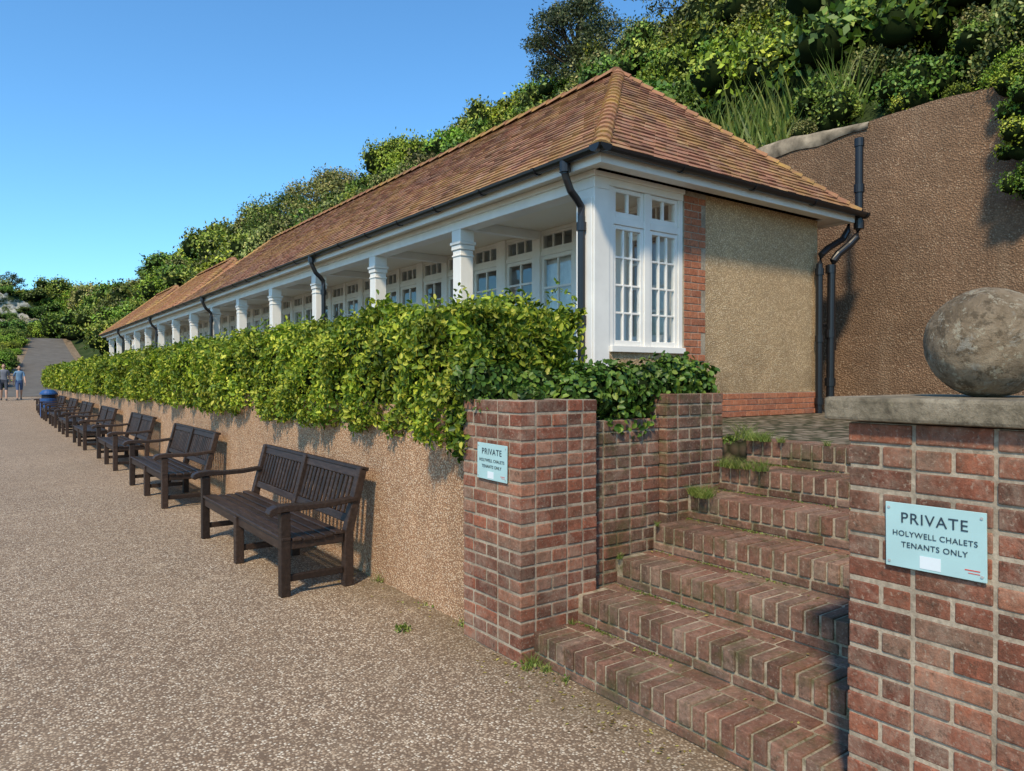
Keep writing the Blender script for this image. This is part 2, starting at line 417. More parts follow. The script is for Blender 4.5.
# terrace
M_pave=pebble('terrace_setts',[(0,(.12,.09,.06)),(.5,(.21,.165,.115)),(1,(.33,.27,.2))],11,(.05,.05,.024),.9,.02,(.6,1.1),1)
b=MB(); b.box(4.31,9.5,-20,44,.2,1.115); b.box(2.6,4.31,3.3,42.5,.2,1.118); b.box(2.6,4.31,-20,1.0,.2,1.118)
b.obj('terrace',M_pave)
b=MB(); 
b.box(2.42,2.62,3.66,42.5,-.1,1.36); b.box(2.42,2.62,-20,.66,-.1,1.36)
b.obj('pebbledash_wall',M_wallpeb,bevel=.01)

# ------------------------------------------------------------------ bricks
def segs(a0,a1,L,J=.012,off=0):
    out=[]; a=a0
    if off: out.append((a,min(a+off-J,a1))); a+=off
    while a<a1-.03:
        e=min(a+L,a1)
        if a1-e<.05: e=a1
        out.append((a,e)); a=e+J
    return out
def brick_block(mb,x0,x1,y0,y1,z0,z1,ch=.075,depth=.10,j=.006):
    nc=round((z1-z0)/ch); ch=(z1-z0)/nc
    for c in range(nc):
        za=z0+c*ch+.0065; zb=z0+(c+1)*ch-.0065
        even=c%2==0
        L=.213 if even else .1005
        for side in range(4):
            fullX=(side<2)
            full = fullX if even else (not fullX)
            if fullX: a0,a1=(y0,y1)
            else: a0,a1=(x0,x1)
            if not full: a0+=depth+.012; a1-=depth+.012
            for s0,s1 in segs(a0,a1,L):
                o=random.uniform(-j,j)*.6; dz=random.uniform(-.002,.002)
                s0+=random.uniform(-.0015,.0015) if s0>a0+.001 else 0
                if side==0: mb.box(x0-o,x0+depth,s0,s1,za+dz,zb+dz)
                elif side==1: mb.box(x1-depth,x1+o,s0,s1,za+dz,zb+dz)
                elif side==2: mb.box(s0,s1,y0-o,y0+depth,za+dz,zb+dz)
                else: mb.box(s0,s1,y1-depth,y1+o,za+dz,zb+dz)
def pillar(name,x0,x1,y0,y1,z1):
    e=empty(name); mb=MB(); brick_block(mb,x0,x1,y0,y1,0,z1)
    mb.obj('bricks',M_brick,e,.005,seg=2)
    bx('mortar_core',x0+.0045,x1-.0045,y0+.0045,y1-.0045,-.1,z1-.005,M_mortar,e)
    return e
p1=pillar('brick_pillar',2.31,2.865,3.09,3.665,1.43)
e=empty('brick_stair_wall'); mb=MB()
brick_block(mb,2.87,3.46,3.15,3.375,.0,1.30); mb.obj('bricks',M_brickd,e,.005)
bx('mortar_core',2.868,3.455,3.156,3.368,0,1.293,M_mortard,e)
mb=MB(); brick_block(mb,3.465,4.02,3.09,3.42,.0,1.455); mb.obj('pier_bricks',M_brickd,e,.005)
bx('pier_core',3.471,4.013,3.096,3.413,0,1.447,M_mortard,e)
p2=pillar('brick_pillar',2.31,2.93,.62,1.27,1.41)
cp=MB(); cp.box(2.265,2.975,.55,1.335,1.411,1.488); o=cp.obj('coping_slab',M_conc,p2,.012,seg=2)
e=empty('brick_stair_wall'); mb=MB(); brick_block(mb,2.94,4.3,1.02,1.245,0,1.30); mb.obj('bricks',M_brickd,e,.005)
bx('mortar_core',2.945,4.29,1.026,1.238,0,1.29,M_mortard,e)

# steps
e=empty('brick_steps'); mb=MB(); core=MB()
Y0,Y1=1.262,3.10
for i in range(7):
    xn=2.40+.315*i; zt=.16*(i+1)
    core.box(xn+.010,4.34,Y0,3.10,(-.1 if i==0 else zt-.166),zt-.0065)
    y=Y0+random.uniform(0,.03)
    while y<Y1-.04:
        w=random.uniform(.056,.063) 
        dx=random.uniform(-.005,.005); dz=random.uniform(-.0025,.003)
        mb.box(xn+dx,xn+.213,y,min(y+w,Y1),zt-.100,zt+dz)
        y+=w+.0150
    off=.11 if i%2 else 0
    for s0,s1 in segs(Y0,Y1,.213,.012,off):
        mb.box(xn+.004+random.uniform(-.003,.003),xn+.11,s0,s1,zt-.156,zt-.113)
    if i<6:
        for s0,s1 in segs(Y0,Y1,.213,.012,.11 if i%2==0 else .04):
            mb.box(xn+.226,xn+.326,s0,s1,zt-.06,zt-.001+random.uniform(-.003,.002))
mb.obj('bricks',M_stepbrick,e,.006,seg=2); core.obj('mortar_core',M_mortard,e)

# stone ball
bpy.ops.mesh.primitive_uv_sphere_add(segments=96,ring_count=60,radius=.178,location=(2.62,.98,1.663))
o=bpy.context.object; o.name='stone_ball'; o.data.name='stone_ball'
for v in o.data.vertices:
    n=noise.noise(v.co*9)*.0035+noise.noise(v.co*30)*.003+noise.noise(v.co*70)*.0015; v.co+=v.co.normalized()*n
for p in o.data.polygons: p.use_smooth=True
def ballmat():
    m,nt,b=nmat('ball_stone',.95,.15); co=coords(nt,True)
    n=noi(nt,co,6,8,.75,.3)
    c=ramp(nt,n,[(.3,(.15,.108,.066)),(.5,(.29,.22,.145)),(.7,(.39,.31,.215))])
    n2=noi(nt,co,18,6,.8); c=mix(nt,ramp(nt,n2,[(.50,0),(.6,.75)]),c,(.10,.075,.048))
    n3=noi(nt,co,26,4,.75); c=mix(nt,ramp(nt,n3,[(.57,0),(.62,.7)]),c,(.46,.41,.30))
    n4=noi(nt,co,9,4,.8,.5); c=mix(nt,ramp(nt,n4,[(.58,0),(.64,.6)]),c,(.38,.36,.30))
    nt.links.new(c,b.inputs['Base Color']); bump(nt,b,noi(nt,co,80,7,.8),1,.014); return m
o.data.materials.append(ballmat())

# ------------------------------------------------------------------ chalets
B=empty('chalet_building')
TZ=1.12; YE=39.0
def roof(x0,x1,y0,y1,z0,z1,mat,gauge=.1,tw=.165,hf=.92):
    xm=(x0+x1)/2; run=(x1-x0)/2*hf
    a=Vector((xm,y0+run,z1)); c=Vector((xm,y1-run,z1))
    E=[Vector((x0,y0,z0)),Vector((x1,y0,z0)),Vector((x1,y1,z0)),Vector((x0,y1,z0))]
    und=MB(); und.poly(E+[a,c],[(0,1,4),(1,2,5,4),(2,3,5),(3,0,4,5)]); und.obj('roof_deck',M_bark,B)
    mb=MB()
    for (A,Bp,TA,TB) in ((E[3],E[0],c,a),(E[0],E[1],a,a),(E[1],E[2],a,c),(E[2],E[3],c,c)):
        ud=(Bp-A).normalized(); Ln=(Bp-A).length
        mid=(TA-A)-ud*((TA-A).dot(ud)); sl=mid.length; sd=mid.normalized(); nn=ud.cross(sd).normalized()
        if nn.z<0: nn=-nn
        uTA=(TA-A).dot(ud); uTB=(TB-A).dot(ud)
        rows=int(sl/gauge)
        for r in range(-1,rows):
            s0=r*gauge if r>=0 else -.05; s1=min(s0+gauge*1.25,sl)
            l0=uTA*max(s0,0)/sl; r0=Ln+(uTB-Ln)*max(s0,0)/sl
            l1=uTA*s1/sl; r1=Ln+(uTB-Ln)*s1/sl
            u=-(tw/2 if r%2 else 0)
            while u<Ln:
                ua,ub=u+.002,u+tw-.002; u+=tw
                if ub<l0 or ua>r0: continue
                a0,b0=max(ua,l0),min(ub,r0); a1,b1=min(max(ua,l1),r1),max(min(ub,r1),l1)
                if b0-a0<.01: continue
                if b1<a1: a1=b1=(a1+b1)/2
                li=.027+random.uniform(-.004,.007); sj=random.uniform(-.006,.006)
                P=lambda uu,ss,h:A+ud*uu+sd*ss+nn*h
                mb.poly([P(a0,s0+sj,li),P(b0,s0+sj,li+random.uniform(-.002,.002)),P(b1,s1,.010),P(a1,s1,.010),P(a0,s0+sj,.006),P(b0,s0+sj,.006)],[(0,1,2,3),(4,5,1,0),(0,3,4),(1,5,2)])
    mb.obj('roof_tiles',mat,B)
    hb=MB()
    def arc(p0,p1,r,L):
        p0=Vector(p0);p1=Vector(p1); d=(p1-p0); n=max(1,int(d.length/L)); dn=d.normalized()
        s=dn.cross(Vector((0,0,1))).normalized(); up=s.cross(dn).normalized()
        for i in range(n):
            q0=p0+dn*(d.length*i/n); q1=p0+dn*(d.length*(i+1)/n+.03)
            pts=[];K=7
            for q,rr,h in ((q0,r*1.08,.015),(q1,r*.95,0)):
                for k in range(K):
                    t=math.pi*k/(K-1); pts.append(q+s*math.cos(t)*rr+up*(math.sin(t)*rr*.75-.03+h))
            fs=[(k,k+1,K+k+1,K+k) for k in range(K-1)]+[tuple(range(K-1,-1,-1))]
            hb.poly(pts,fs)
    for En,T in ((E[0],a),(E[1],a),(E[2],c),(E[3],c)): arc(En,T,.085,.16)
    arc(a,c,.11,.33)
    hb.obj('ridge_tiles',M_ridge,B)
EX0,EX1,EY0,EZ=4.38,8.72,4.68,3.60
roof(EX0,EX1,EY0,22.4,EZ,5.46,M_tile)
roof(EX0,EX1,22.5,31.2,EZ,5.46,M_tile2,.13,.2)
roof(EX0,EX1,31.3,YE+.4,EZ,5.46,M_tile2,.13,.2)
b=MB()
b.box(EX0+.06,4.60,EY0+.06,YE+.3,3.50,3.52); b.box(4.60,EX1-.06,EY0+.06,4.93,3.50,3.52)
b.box(8.36,EX1-.06,4.93,YE,3.50,3.52)
b.box(EX0+.035,EX0+.06,EY0+.035,YE+.3,3.47,3.585); b.box(EX0+.06,EX1-.03,EY0+.035,EY0+.06,3.47,3.585); b.box(EX1-.06,EX1-.035,EY0+.06,YE,3.47,3.585)
b.obj('soffit_fascia',M_white,B,.003)
def gutter(mb,p0,p1,out):
    p0=Vector(p0);p1=Vector(p1);K=8;r=.056; out=Vector(out)
    pts=[]
    for q in (p0,p1):
        for rr in (r,r-.006):
            for k in range(K):
                t=math.pi+math.pi*k/(K-1); pts.append(q+out*(math.cos(t)*rr)+Vector((0,0,math.sin(t)*rr)))
    o=2*K
    fs=[(k,k+1,o+k+1,o+k) for k in range(K-1)]+[(K+k,o+K+k,o+K+k+1,K+k+1) for k in range(K-1)]
    fs+=[(0,o,o+K,K),(K-1,2*K-1,o+2*K-1,o+K-1)]
    fs+=[tuple(range(K)),tuple(o+k for k in range(K-1,-1,-1))]
    mb.poly(pts,fs)
    L=(p1-p0).length; n=int(L/.95)
    for i in range(n+1):
        q=p0+(p1-p0)*(i/max(1,n)); dn=(p1-p0).normalized()
        K2=8; pts=[]
        for a in (-.02,.02):
            for k in range(K2):
                t=math.pi+math.pi*k/(K2-1); pts.append(q+dn*a+out*(math.cos(t)*.066)+Vector((0,0,math.sin(t)*.066)))
        mb.poly(pts,[(k,k+1,K2+k+1,K2+k) for k in range(K2-1)]+[tuple(range(K2)),tuple(range(2*K2-1,K2-1,-1))])
gm=MB()
gx=EX0-.03; gy=EY0-.03
gutter(gm,(gx,gy-.06,3.588),(gx,YE+.4,3.588),(1,0,0))
gutter(gm,(gx-.06,gy,3.588),(EX1+.08,gy,3.588),(0,1,0))
def dpipe(path,r=.036):
    gm.tube(path,r,12)
    p=Vector(path[-2]); q=Vector(path[-1])
    for f in (.05,.5,.92):
        c=p.lerp(q,f); gm.tube([c+Vector((0,0,.04)),c-Vector((0,0,.04))],r*1.35,12)
for yp in (5.13,11.6,19.06,26.3,33.5):
    dpipe([(gx,yp,3.54),(gx,yp,3.45),(gx+.02,yp,3.40),(4.42,yp,3.30),(4.50,yp,3.23),(4.55,yp,3.17),(4.555,yp,3.08),(4.555,yp,1.12)],.036)
    gm.tube([(gx,yp,3.56),(gx,yp,3.46)],.052,12)
dpipe([(8.70,4.78,3.56),(8.68,4.80,3.38),(8.62,4.83,3.28),(8.36,4.88,3.14),(8.26,4.90,3.06),(8.24,4.91,2.94),(8.24,4.91,1.12)],.04)
gm.obj('gutters_downpipes',M_black,B,smooth=False)
e=empty('vent_pipe'); v=MB()
v.tube([(8.76,4.70,4.50),(8.76,4.70,3.42),(8.74,4.72,3.30),(8.66,4.77,3.20),(8.54,4.84,3.09),(8.48,4.87,3.0),(8.47,4.89,2.88),(8.47,4.90,1.12)],.048,14)
v.tube([(8.76,4.70,4.52),(8.76,4.70,4.42)],.058,14)
for z in (3.9,3.45,2.9,2.1,1.5):
    x,y=(8.76,4.70) if z>3.3 else (8.47,4.90); v.tube([(x,y,z+.05),(x,y,z-.05)],.062,14)
v.tube([(8.40,4.96,2.2),(8.62,4.96,2.25)],.025,8); v.box(8.58,8.66,4.93,4.99,1.9,2.0)
v.obj('pipe',M_black,e)

# beam, columns
b=MB()
b.box(4.60,4.80,5.0,YE,3.34,3.498); b.box(4.575,4.60,4.97,YE,3.44,3.497)
b.box(4.80,5.85,5.0,5.12,3.385,3.498); b.box(4.60,5.85,4.975,4.998,3.45,3.496)
b.obj('beam',M_white,B,.004)
bx('ceiling',4.80,5.90,5.12,YE,3.47,3.49,M_ceil,B)
b=MB()
def column(y,w=.09):
    b.box(4.70-w,4.70+w,y-w,y+w,TZ+.2,3.10)
    b.box(4.70-w-.010,4.70+w+.010,y-w-.010,y+w+.010,3.02,3.045)
    b.box(4.70-w-.014,4.70+w+.014,y-w-.014,y+w+.014,3.101,3.16)
    b.box(4.70-w-.028,4.70+w+.028,y-w-.028,y+w+.028,3.161,3.20)
    b.box(4.70-w-.010,4.70+w+.010,y-w-.010,y+w+.010,3.201,3.3395)
    b.box(4.70-w-.03,4.70+w+.03,y-w-.03,y+w+.03,TZ,TZ+.199)
PER=2.36
cols=[7.46+PER*k for k in range(14) if 7.46+PER*k<YE]
for y in cols: column(y)
b.obj('columns',M_white,B,.006)
b=MB()
for y in cols: b.box(4.801,5.895,y-.05,y+.05,3.36,3.469)
b.obj('cross_beams',M_white,B,.004)
b=MB(); b.box(4.60,4.80,5.0,5.26,TZ,3.339); b.box(4.58,4.82,4.98,5.28,TZ,1.35); b.box(4.585,4.60,5.02,5.24,1.4,3.25)
b.obj('corner_post',M_white,B,.005)

fr=MB(); gl=MB()
def window(axis,a0,a1,c,z0,z1,nx,nz,fw=.035,bw=.012,th=.05):
    def put(mb,p0,p1,d0,d1,q0,q1):
        if axis=='Y': mb.box(c+d0,c+d1,p0,p1,q0,q1)
        else: mb.box(p0,p1,c+d0,c+d1,q0,q1)
    put(fr,a0,a0+fw,-th/2,th/2,z0,z1); put(fr,a1-fw,a1,-th/2,th/2,z0,z1)
    put(fr,a0+fw,a1-fw,-th/2+.001,th/2-.001,z0,z0+fw*1.3); put(fr,a0+fw,a1-fw,-th/2+.001,th/2-.001,z1-fw,z1)
    w=(a1-a0-2*fw); h=z1-z0-fw*2.3
    for i in range(1,nx):
        p=a0+fw+w*i/nx; put(fr,p-bw,p+bw,-.017,.017,z0+fw*1.3,z1-fw)
    for k in range(1,nz):
        q=z0+fw*1.3+h*k/nz; put(fr,a0+fw,a1-fw,-.015,.015,q-bw,q+bw)
    p0,p1,q0,q1=a0+fw,a1-fw,z0+fw*1.3,z1-fw
    if axis=='Y': gl.poly([(c,p0,q0),(c,p0,q1),(c,p1,q1),(c,p1,q0)],[(0,1,2,3)])
    else: gl.poly([(p0,c,q0),(p1,c,q0),(p1,c,q1),(p0,c,q1)],[(0,1,2,3)])
fr.box(4.80,5.85,4.965,5.14,1.80,1.86)
fr.box(4.80,4.86,5.01,5.12,1.861,3.384); fr.box(5.285,5.365,5.01,5.12,1.861,3.384); fr.box(5.79,5.85,5.01,5.12,1.861,3.384)
fr.box(4.86,5.285,5.012,5.118,3.03,3.10); fr.box(5.365,5.79,5.012,5.118,3.03,3.10)
window('X',4.862,5.283,5.05,1.862,3.028,3,4,.04,.010)
window('X',5.367,5.788,5.05,1.862,3.028,3,4,.04,.010)
window('X',4.862,5.283,5.05,3.102,3.382,2,1,.04,.014)
window('X',5.367,5.788,5.05,3.102,3.382,2,1,.04,.014)
cur=MB()
edges=[5.10]+cols+[YE]
for k in range(len(edges)-1):
    y0=edges[k]; 
    if k==0: y0=cols[0]-PER
    items=[('w',.10,.72),('w',.93,1.55),('d',1.66,2.30)]
    for kind,a,c_ in items:
        a+=y0; c_+=y0
        zb=TZ+.05 if kind=='d' else 1.95
        window('Y',a,c_,5.90,zb+ (.75 if kind=='d' else 0),3.14,2,4 if kind=='w' else 3,.05,.014)
        window('Y',a,c_,5.90,3.20,3.43,3,1,.03,.010)
        if kind=='d': fr.box(5.88,5.93,a,c_,TZ+.02,zb+.748)
        else: fr.box(5.87,5.95,a,c_,TZ,1.948)
        fr.box(5.86,5.96,a,c_,3.141,3.199); fr.box(5.86,5.96,a,c_,3.431,3.468)
        if k==0 or random.random()<.6: cur.box(5.975,5.98,a+.01,a+(c_-a)*(random.choice([1.0,.5]) if k==0 else random.choice([.45,1.0,.3])),zb+.1,3.13)
    for a,c_ in ((-.06,.0999),(.7201,.9299),(1.5501,1.6599)):
        fr.box(5.84,5.97,max(y0+a,5.121),y0+c_,TZ,3.469)
fr.box(5.84,5.97,YE-.1,YE,TZ,3.469)
fr.obj('window_frames',M_white,B,.003); gl.obj('window_glass',M_glass,B); cur.obj('curtains',M_curtain,B)
b=MB()
b.box(6.19,8.34,5.0,5.2,1.385,3.498); b.box(4.80,5.84,5.0,5.14,TZ,1.799)
b.box(8.14,8.34,5.2,YE,TZ,3.498); b.box(5.99,8.14,YE-.2,YE,TZ,3.498)
b.obj('pebbledash_walls',M_endpeb,B)
M_int=plain('interior_plaster',(.6,.58,.54),.9,.2,2)
b=MB(); b.box(7.6,7.65,5.2,YE-.2,TZ,3.46); b.box(5.99,7.6,5.2,YE-.2,3.48,3.497)
for y in edges[1:-1]: b.box(5.99,7.6,y-.04,y+.04,TZ,3.47)
b.obj('interior_walls',M_int,B)
bx('interior_floor',4.8,8.14,5.2,YE-.2,TZ-.1,TZ+.01,M_dark,B)
q=MB(); n=0; z=1.13
while z<3.44:
    w=6.19 if (n//3)%2==0 else 6.12
    x=5.855
    if n%2==0: q.box(x,x+.215,4.99,5.1,z,z+.065); q.box(x+.225,w,4.99,5.1,z,z+.065)
    else: q.box(x,x+.1025,4.99,5.1,z,z+.065); q.box(x+.1125,w,4.99,5.1,z,z+.065)
    z+=.075; n+=1
q.obj('brick_quoins',M_quoin,B,.003); bx('quoin_mortar',5.851,6.195,4.995,5.119,TZ,3.498,M_mortar,B)
q=MB()
for i in range(4):
    for s0,s1 in segs(6.19,8.38,.215,.01,.11 if i%2 else 0): q.box(s0,s1,4.955,5.06,1.12+i*.066,1.12+i*.066+.058)
q.obj('brick_plinth',M_quoin,B,.003); bx('plinth_mortar',6.19,8.375,4.962,5.199,TZ,1.384,M_mortar,B)

# ------------------------------------------------------------------ hedge
def hn(y,z,s=0): 
    return .06*np.sin(y*2.1+z*3+s)+.05*np.sin(y*5.3-z*4+1.3+s)+.04*np.sin(y*9.7+z*8+s*2)+.025*np.sin(y*17+z*15+s)
parts=[]
HX0,HX1,HZ=2.29,3.25,1.98
def hedge_zone(ya,yb,dens,size,rich):
    L=yb-ya
    for face in range(3):
        if face==0:
            n=int(L*.95*dens); y=rng.uniform(ya,yb,n); z=rng.uniform(1.12,HZ+.02,n)
            low=1.12+.07*np.sin(y*3.1)+.06*np.sin(y*7.7)
            z=np.maximum(z,low+rng.uniform(0,.06,n))
            r=np.clip((z-(HZ-.15))/.15,0,1)
            x=HX0+hn(y,z)+r*r*.14+np.abs(rng.normal(0,.055,n))-(rng.random(n)<.07)*rng.random(n)*.07
            x+=np.clip((1.25-z)/.15,0,1)*.07
            N=np.tile([-1,0,.25],(n,1))
        elif face==1:
            n=int(L*1.0*dens); y=rng.uniform(ya,yb,n); x=rng.uniform(HX0+.05,HX1,n)
            z=HZ+1.1*hn(y,x,2)-np.abs(rng.normal(0,.04,n))+(rng.random(n)<.10)*rng.random(n)*.09
            N=np.tile([-.1,0,1],(n,1))
        else:
            n=int(L*.5*dens); y=rng.uniform(ya,yb,n); z=rng.uniform(1.2,HZ,n); x=HX1-np.abs(rng.normal(0,.05,n)); N=np.tile([1,0,0],(n,1))
        P=np.stack([x,y,z],1); V,F=leaf_geo(P,N.astype(float),size,.55,.2,rich,.8)
        parts.append((V,F,0))
hedge_zone(3.62,8,3000,.050,True); hedge_zone(8,15,1700,.062,True); hedge_zone(15,26,1000,.082,True); hedge_zone(26,42.4,600,.11,True)
n=5600; x=rng.uniform(HX0,HX1,n); z=rng.uniform(1.3,HZ,n); cx=(x-(HX0+HX1)/2)/((HX1-HX0)/2)
y=3.52+.22*cx**2+hn(x*2,z,4)+.12*np.clip((z-1.8)/.2,0,1)+np.abs(rng.normal(0,.05,n))
V,F=leaf_geo(np.stack([x,y,z],1),np.tile([0.,-1,.25],(n,1)),.05,.55,.2,True,.8); parts.append((V,F,0))
for k in range(230):
    sx=random.uniform(HX0+.1,HX1); sy=random.uniform(3.6,16); hh=random.uniform(.05,.20)
    m=9; t=np.linspace(0,1,m)[:,None]; dirv=np.array([[random.uniform(-.4,.4),random.uniform(-.4,.4),1.]])
    P=np.array([[sx,sy,HZ+.0]])+dirv*t*hh+rng.normal(0,.008,(m,3))
    V,F=leaf_geo(P,np.tile([-.3,-.6,.3],(m,1)),.045,.5,.2,True,.6,-1.0); parts.append((V,F,0))
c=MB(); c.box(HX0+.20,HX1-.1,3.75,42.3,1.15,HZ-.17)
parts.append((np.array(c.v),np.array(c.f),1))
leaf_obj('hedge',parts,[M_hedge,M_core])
parts=[]
def ivy(cx,cy,cz,rx,ry,rz,n,size=.05,core=True):
    d=sph(n); P=np.array([cx,cy,cz])+d*np.array([rx,ry,rz])*(1-np.abs(rng.normal(0,.13,(n,1))))*(1+.18*np.sin(d[:,:1]*7+cz*9)*np.sin(d[:,2:]*6+cx*5))
    V,F=leaf_geo(P,d,size,.8,.15,True,.6,.6); parts.append((V,F,0))
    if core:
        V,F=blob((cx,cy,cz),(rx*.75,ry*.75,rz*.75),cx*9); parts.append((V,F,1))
for k in range(6): ivy(2.95+.2*k,3.33,1.44+.03*math.sin(k*2)+.015*k,.19,.19,.18,800,.043)
ivy(2.45,3.60,1.52,.22,.16,.13,700,.042); ivy(2.75,3.5,1.5,.22,.13,.11,500,.042); ivy(2.34,3.74,1.25,.07,.12,.2,300,.042,False)
ivy(2.5,3.3,1.46,.14,.10,.035,130,.04,False); ivy(2.36,3.5,1.38,.05,.12,.1,90,.04,False)
ivy(3.2,3.16,1.28,.2,.04,.10,130,.042,False)
leaf_obj('ivy',parts,[M_ivy,M_core])

# ------------------------------------------------------------------ blades / weeds
def blades(c,n,L,spread,w=.006,upn=1.2,curl=.5):
    V=[];F=[]
    for i in range(n):
        a=random.uniform(0,6.28); d=Vector((math.cos(a)*spread,math.sin(a)*spread,upn)).normalized()
        b0=Vector(c)+Vector((random.uniform(-1,1),random.uniform(-1,1),0))*L*.3
        l=L*random.uniform(.4,1.1); s=d.cross(Vector((random.uniform(-1,1),random.uniform(-1,1),.3))).normalized()*w
        o=len(V); K=4
        for k in range(K+1):
            t=k/K; p=b0+d*l*t+Vector((math.cos(a),math.sin(a),-1))*l*curl*t*t*.4
            ww=s*(1-t*.95); V+= [p-ww,p+ww]
        for k in range(K): F.append((o+2*k,o+2*k+1,o+2*k+3,o+2*k+2))
    return np.array([tuple(v) for v in V]),np.array(F)
parts=[]
spots=[(2.66,3.07,.16,.05,40,0),(2.37,3.05,.0,.11,60,8),(2.37,2.95,0,.08,40,8),(2.37,2.80,0,.05,30,6),(2.37,2.42,0,.04,14,0),(3.02,3.06,.48,.06,50,0),(3.32,3.04,.64,.05,50,0)]
for (x0_,z_) in ((3.60,.80),(3.92,.96),(4.24,1.12)):
    for k in range(9): spots.append((x0_+random.uniform(-.02,.09),3.07-abs(random.gauss(0,.14)),z_,random.uniform(.06,.13),60,0))
spots+=[(4.35,3.15,1.12,.2,120,0),(4.30,2.5,1.12,.06,40,0),(2.40,3.8,0,.10,50,6),(2.41,4.3,0,.06,16,5),(2.40,5.0,0,.14,40,6),(2.41,8,0,.08,30,8),(2.41,6.5,0,.07,20,4),(2.3,3.03,0,.08,35,6)]
for x,y,z,L,n,nl in spots:
    V,F=blades((x,y,z),n,L,.55,.0018,1.5,.7); parts.append((V,F,0))
    if nl:
        P=np.array([x,y,z+.01])+rng.normal(0,1,(nl*2,3))*np.array([.04,.04,.008]); P[:,2]=np.maximum(P[:,2],z+.003)
        V,F=leaf_geo(P,np.tile([0,0,1.],(nl*2,1)),.022,.7,.2); parts.append((V,F,0))
for i in range(1,7):
    xr=2.40+.315*i-.004; z=.16*i
    for c_ in range(9):
        yc=3.06-abs(random.gauss(0,.5)); m=26
        y=np.clip(yc+rng.normal(0,.05,m),1.35,3.08)
        P=np.stack([np.full(m,xr)-np.abs(rng.normal(0,.012,m)),y,np.full(m,z+.001)],1)
        V,F=leaf_geo(P,np.tile([0,0,1.],(m,1)),.011,.8,.2,False,.8,-.4); parts.append((V,F,0))
for (x,y,z,r,n,s) in [(2.05,3.95,.005,.05,70,.024),(4.1,3.10,1.12,.06,130,.022)]:
    d=sph(n,0); P=np.array([x,y,z])+d*r*rng.uniform(.4,1,(n,1))*np.array([1,1,.7]); V,F=leaf_geo(P,d,s,.6,.2,True); parts.append((V,F,0))
leaf_obj('weeds',parts,[M_blade])
n=130; P=np.stack([2.36-np.abs(rng.normal(0,.16,n)),rng.uniform(1.9,3.3,n),np.full(n,.004)],1)
P2=np.stack([2.40-np.abs(rng.normal(0,.12,160)),rng.uniform(3.7,14,160),np.full(160,.004)],1)
P3=[]
for i in range(6):
    for k in range(14): P3.append((2.40+.315*i+random.uniform(.2,.3),random.uniform(1.3,3.05),.16*(i+1)+.004))
P=np.concatenate([P,P2,np.array(P3)])
V,F=leaf_geo(P,np.tile([0,0,1.],(len(P),1)),.022,.6,.2,False,.25); V[:,2]=np.maximum(V[:,2],.003); leaf_obj('leaf_litter',[(V,F,0)],[M_litter])
parts=[]
for k in range(26):
    y=random.uniform(5.8,9.8); x=random.uniform(9.95,11.0)
    V,F=blades((x,y,hill(x,y)-.05),42,random.uniform(.8,1.2),.5,.022,1.6,.22); parts.append((V,F,0))
leaf_obj('spiky_iris_clump',parts,[M_blade])

# ------------------------------------------------------------------ shrubs on hill
HS=empty('hillside_shrubs')
def shrub(x,y,z,s,kind=None,sz=None):
    me=protos[kind if kind is not None else random.randrange(len(protos))]
    o=bpy.data.objects.new('shrub',me); COL.objects.link(o); o.parent=HS
    o.location=(x,y,z); o.rotation_euler=(random.uniform(-.2,.2),random.uniform(-.25,.1),random.uniform(0,6.28))
    sz=sz or random.uniform(.8,1.2); o.scale=(s,s,s*sz)
cnt=0
y=-1.
while y<97:
    far=sm((y-20)/50)
    sp=1.25+1.5*far
    t=sm((y-40)/12); x0=9.95*(1-t)+7.4*t
    x=x0+random.uniform(0,.5)
    while x<24+5*far:
        xx=x+random.uniform(-.4,.4)*sp; yy=y+random.uniform(-.5,.5)*sp
        s=random.choice([.75,.9,1.0,1.15,1.5])*sp*.95
        if xx-x0<.9: s=min(s,.8)
        cl=noise.noise(Vector((xx*.18,yy*.18,7)))
        kind=random.choice([0,3]) if cl<-.12 else (random.choice([1,4,0]) if cl<.08 else random.choice([2,5,2,0]))
        if 6.0<yy<9.8 and xx<11.2 : x+=sp; continue
        shrub(max(xx,x0+.1),yy,hill(xx,yy)-.25*s,s,kind); cnt+=1
        x+=sp*random.uniform(.8,1.2)
    y+=sp*.85
for k in range(24):
    yy=26+k*2.9; xx=random.uniform(20,24); s=random.uniform(1.5,2.6)
    shrub(xx,yy,hill(xx,yy)-.3,s,random.choice([0,3,5]),1.15)
for k in range(12):
    yy=random.uniform(8,17); xx=random.uniform(16,21); s=random.uniform(1.3,2.0)
    shrub(xx,yy,hill(xx,yy)-.2,s,random.choice([0,3,1]),1.2)
for k in range(22):
    yy=random.uniform(1.5,9); xx=random.uniform(11.5,17); s=random.uniform(.9,1.4)
    shrub(xx,yy,hill(xx,yy)-.1,s,random.choice([2,2,5,1]),1.1)
for k in range(26):
    yy=random.uniform(2.2,6.2); xx=random.uniform(10.0,12.6); s=random.uniform(.45,.8)
    shrub(xx,yy,hill(xx,yy)-.1,s,random.choice([2,5,0,4]),1.1)
for (yy,s) in [(21.5,1.7),(23.5,1.8),(25.5,1.7),(27.5,1.9)]: shrub(20.2,yy,hill(20.2,yy)-.2,s,random.choice([0,3]))
for k in range(60):
    xx=random.uniform(-6,14); yy=random.uniform(87.5,95.0); s=random.uniform(1.2,2.1)
    if xx>5.5: s*=1.6
    shrub(xx,yy,g(yy)-.1,s,random.choice([0,3,5,1]))
for k in range(130):
    xx=random.uniform(-14,16); yy=random.uniform(98,110); s=random.uniform(1.4,2.5)
    if xx<5.2 and yy<101.5: continue
    shrub(xx,yy,hill(xx,yy)-.9,s*(1.3 if xx>6 else 1),random.choice([0,3,5,1]))
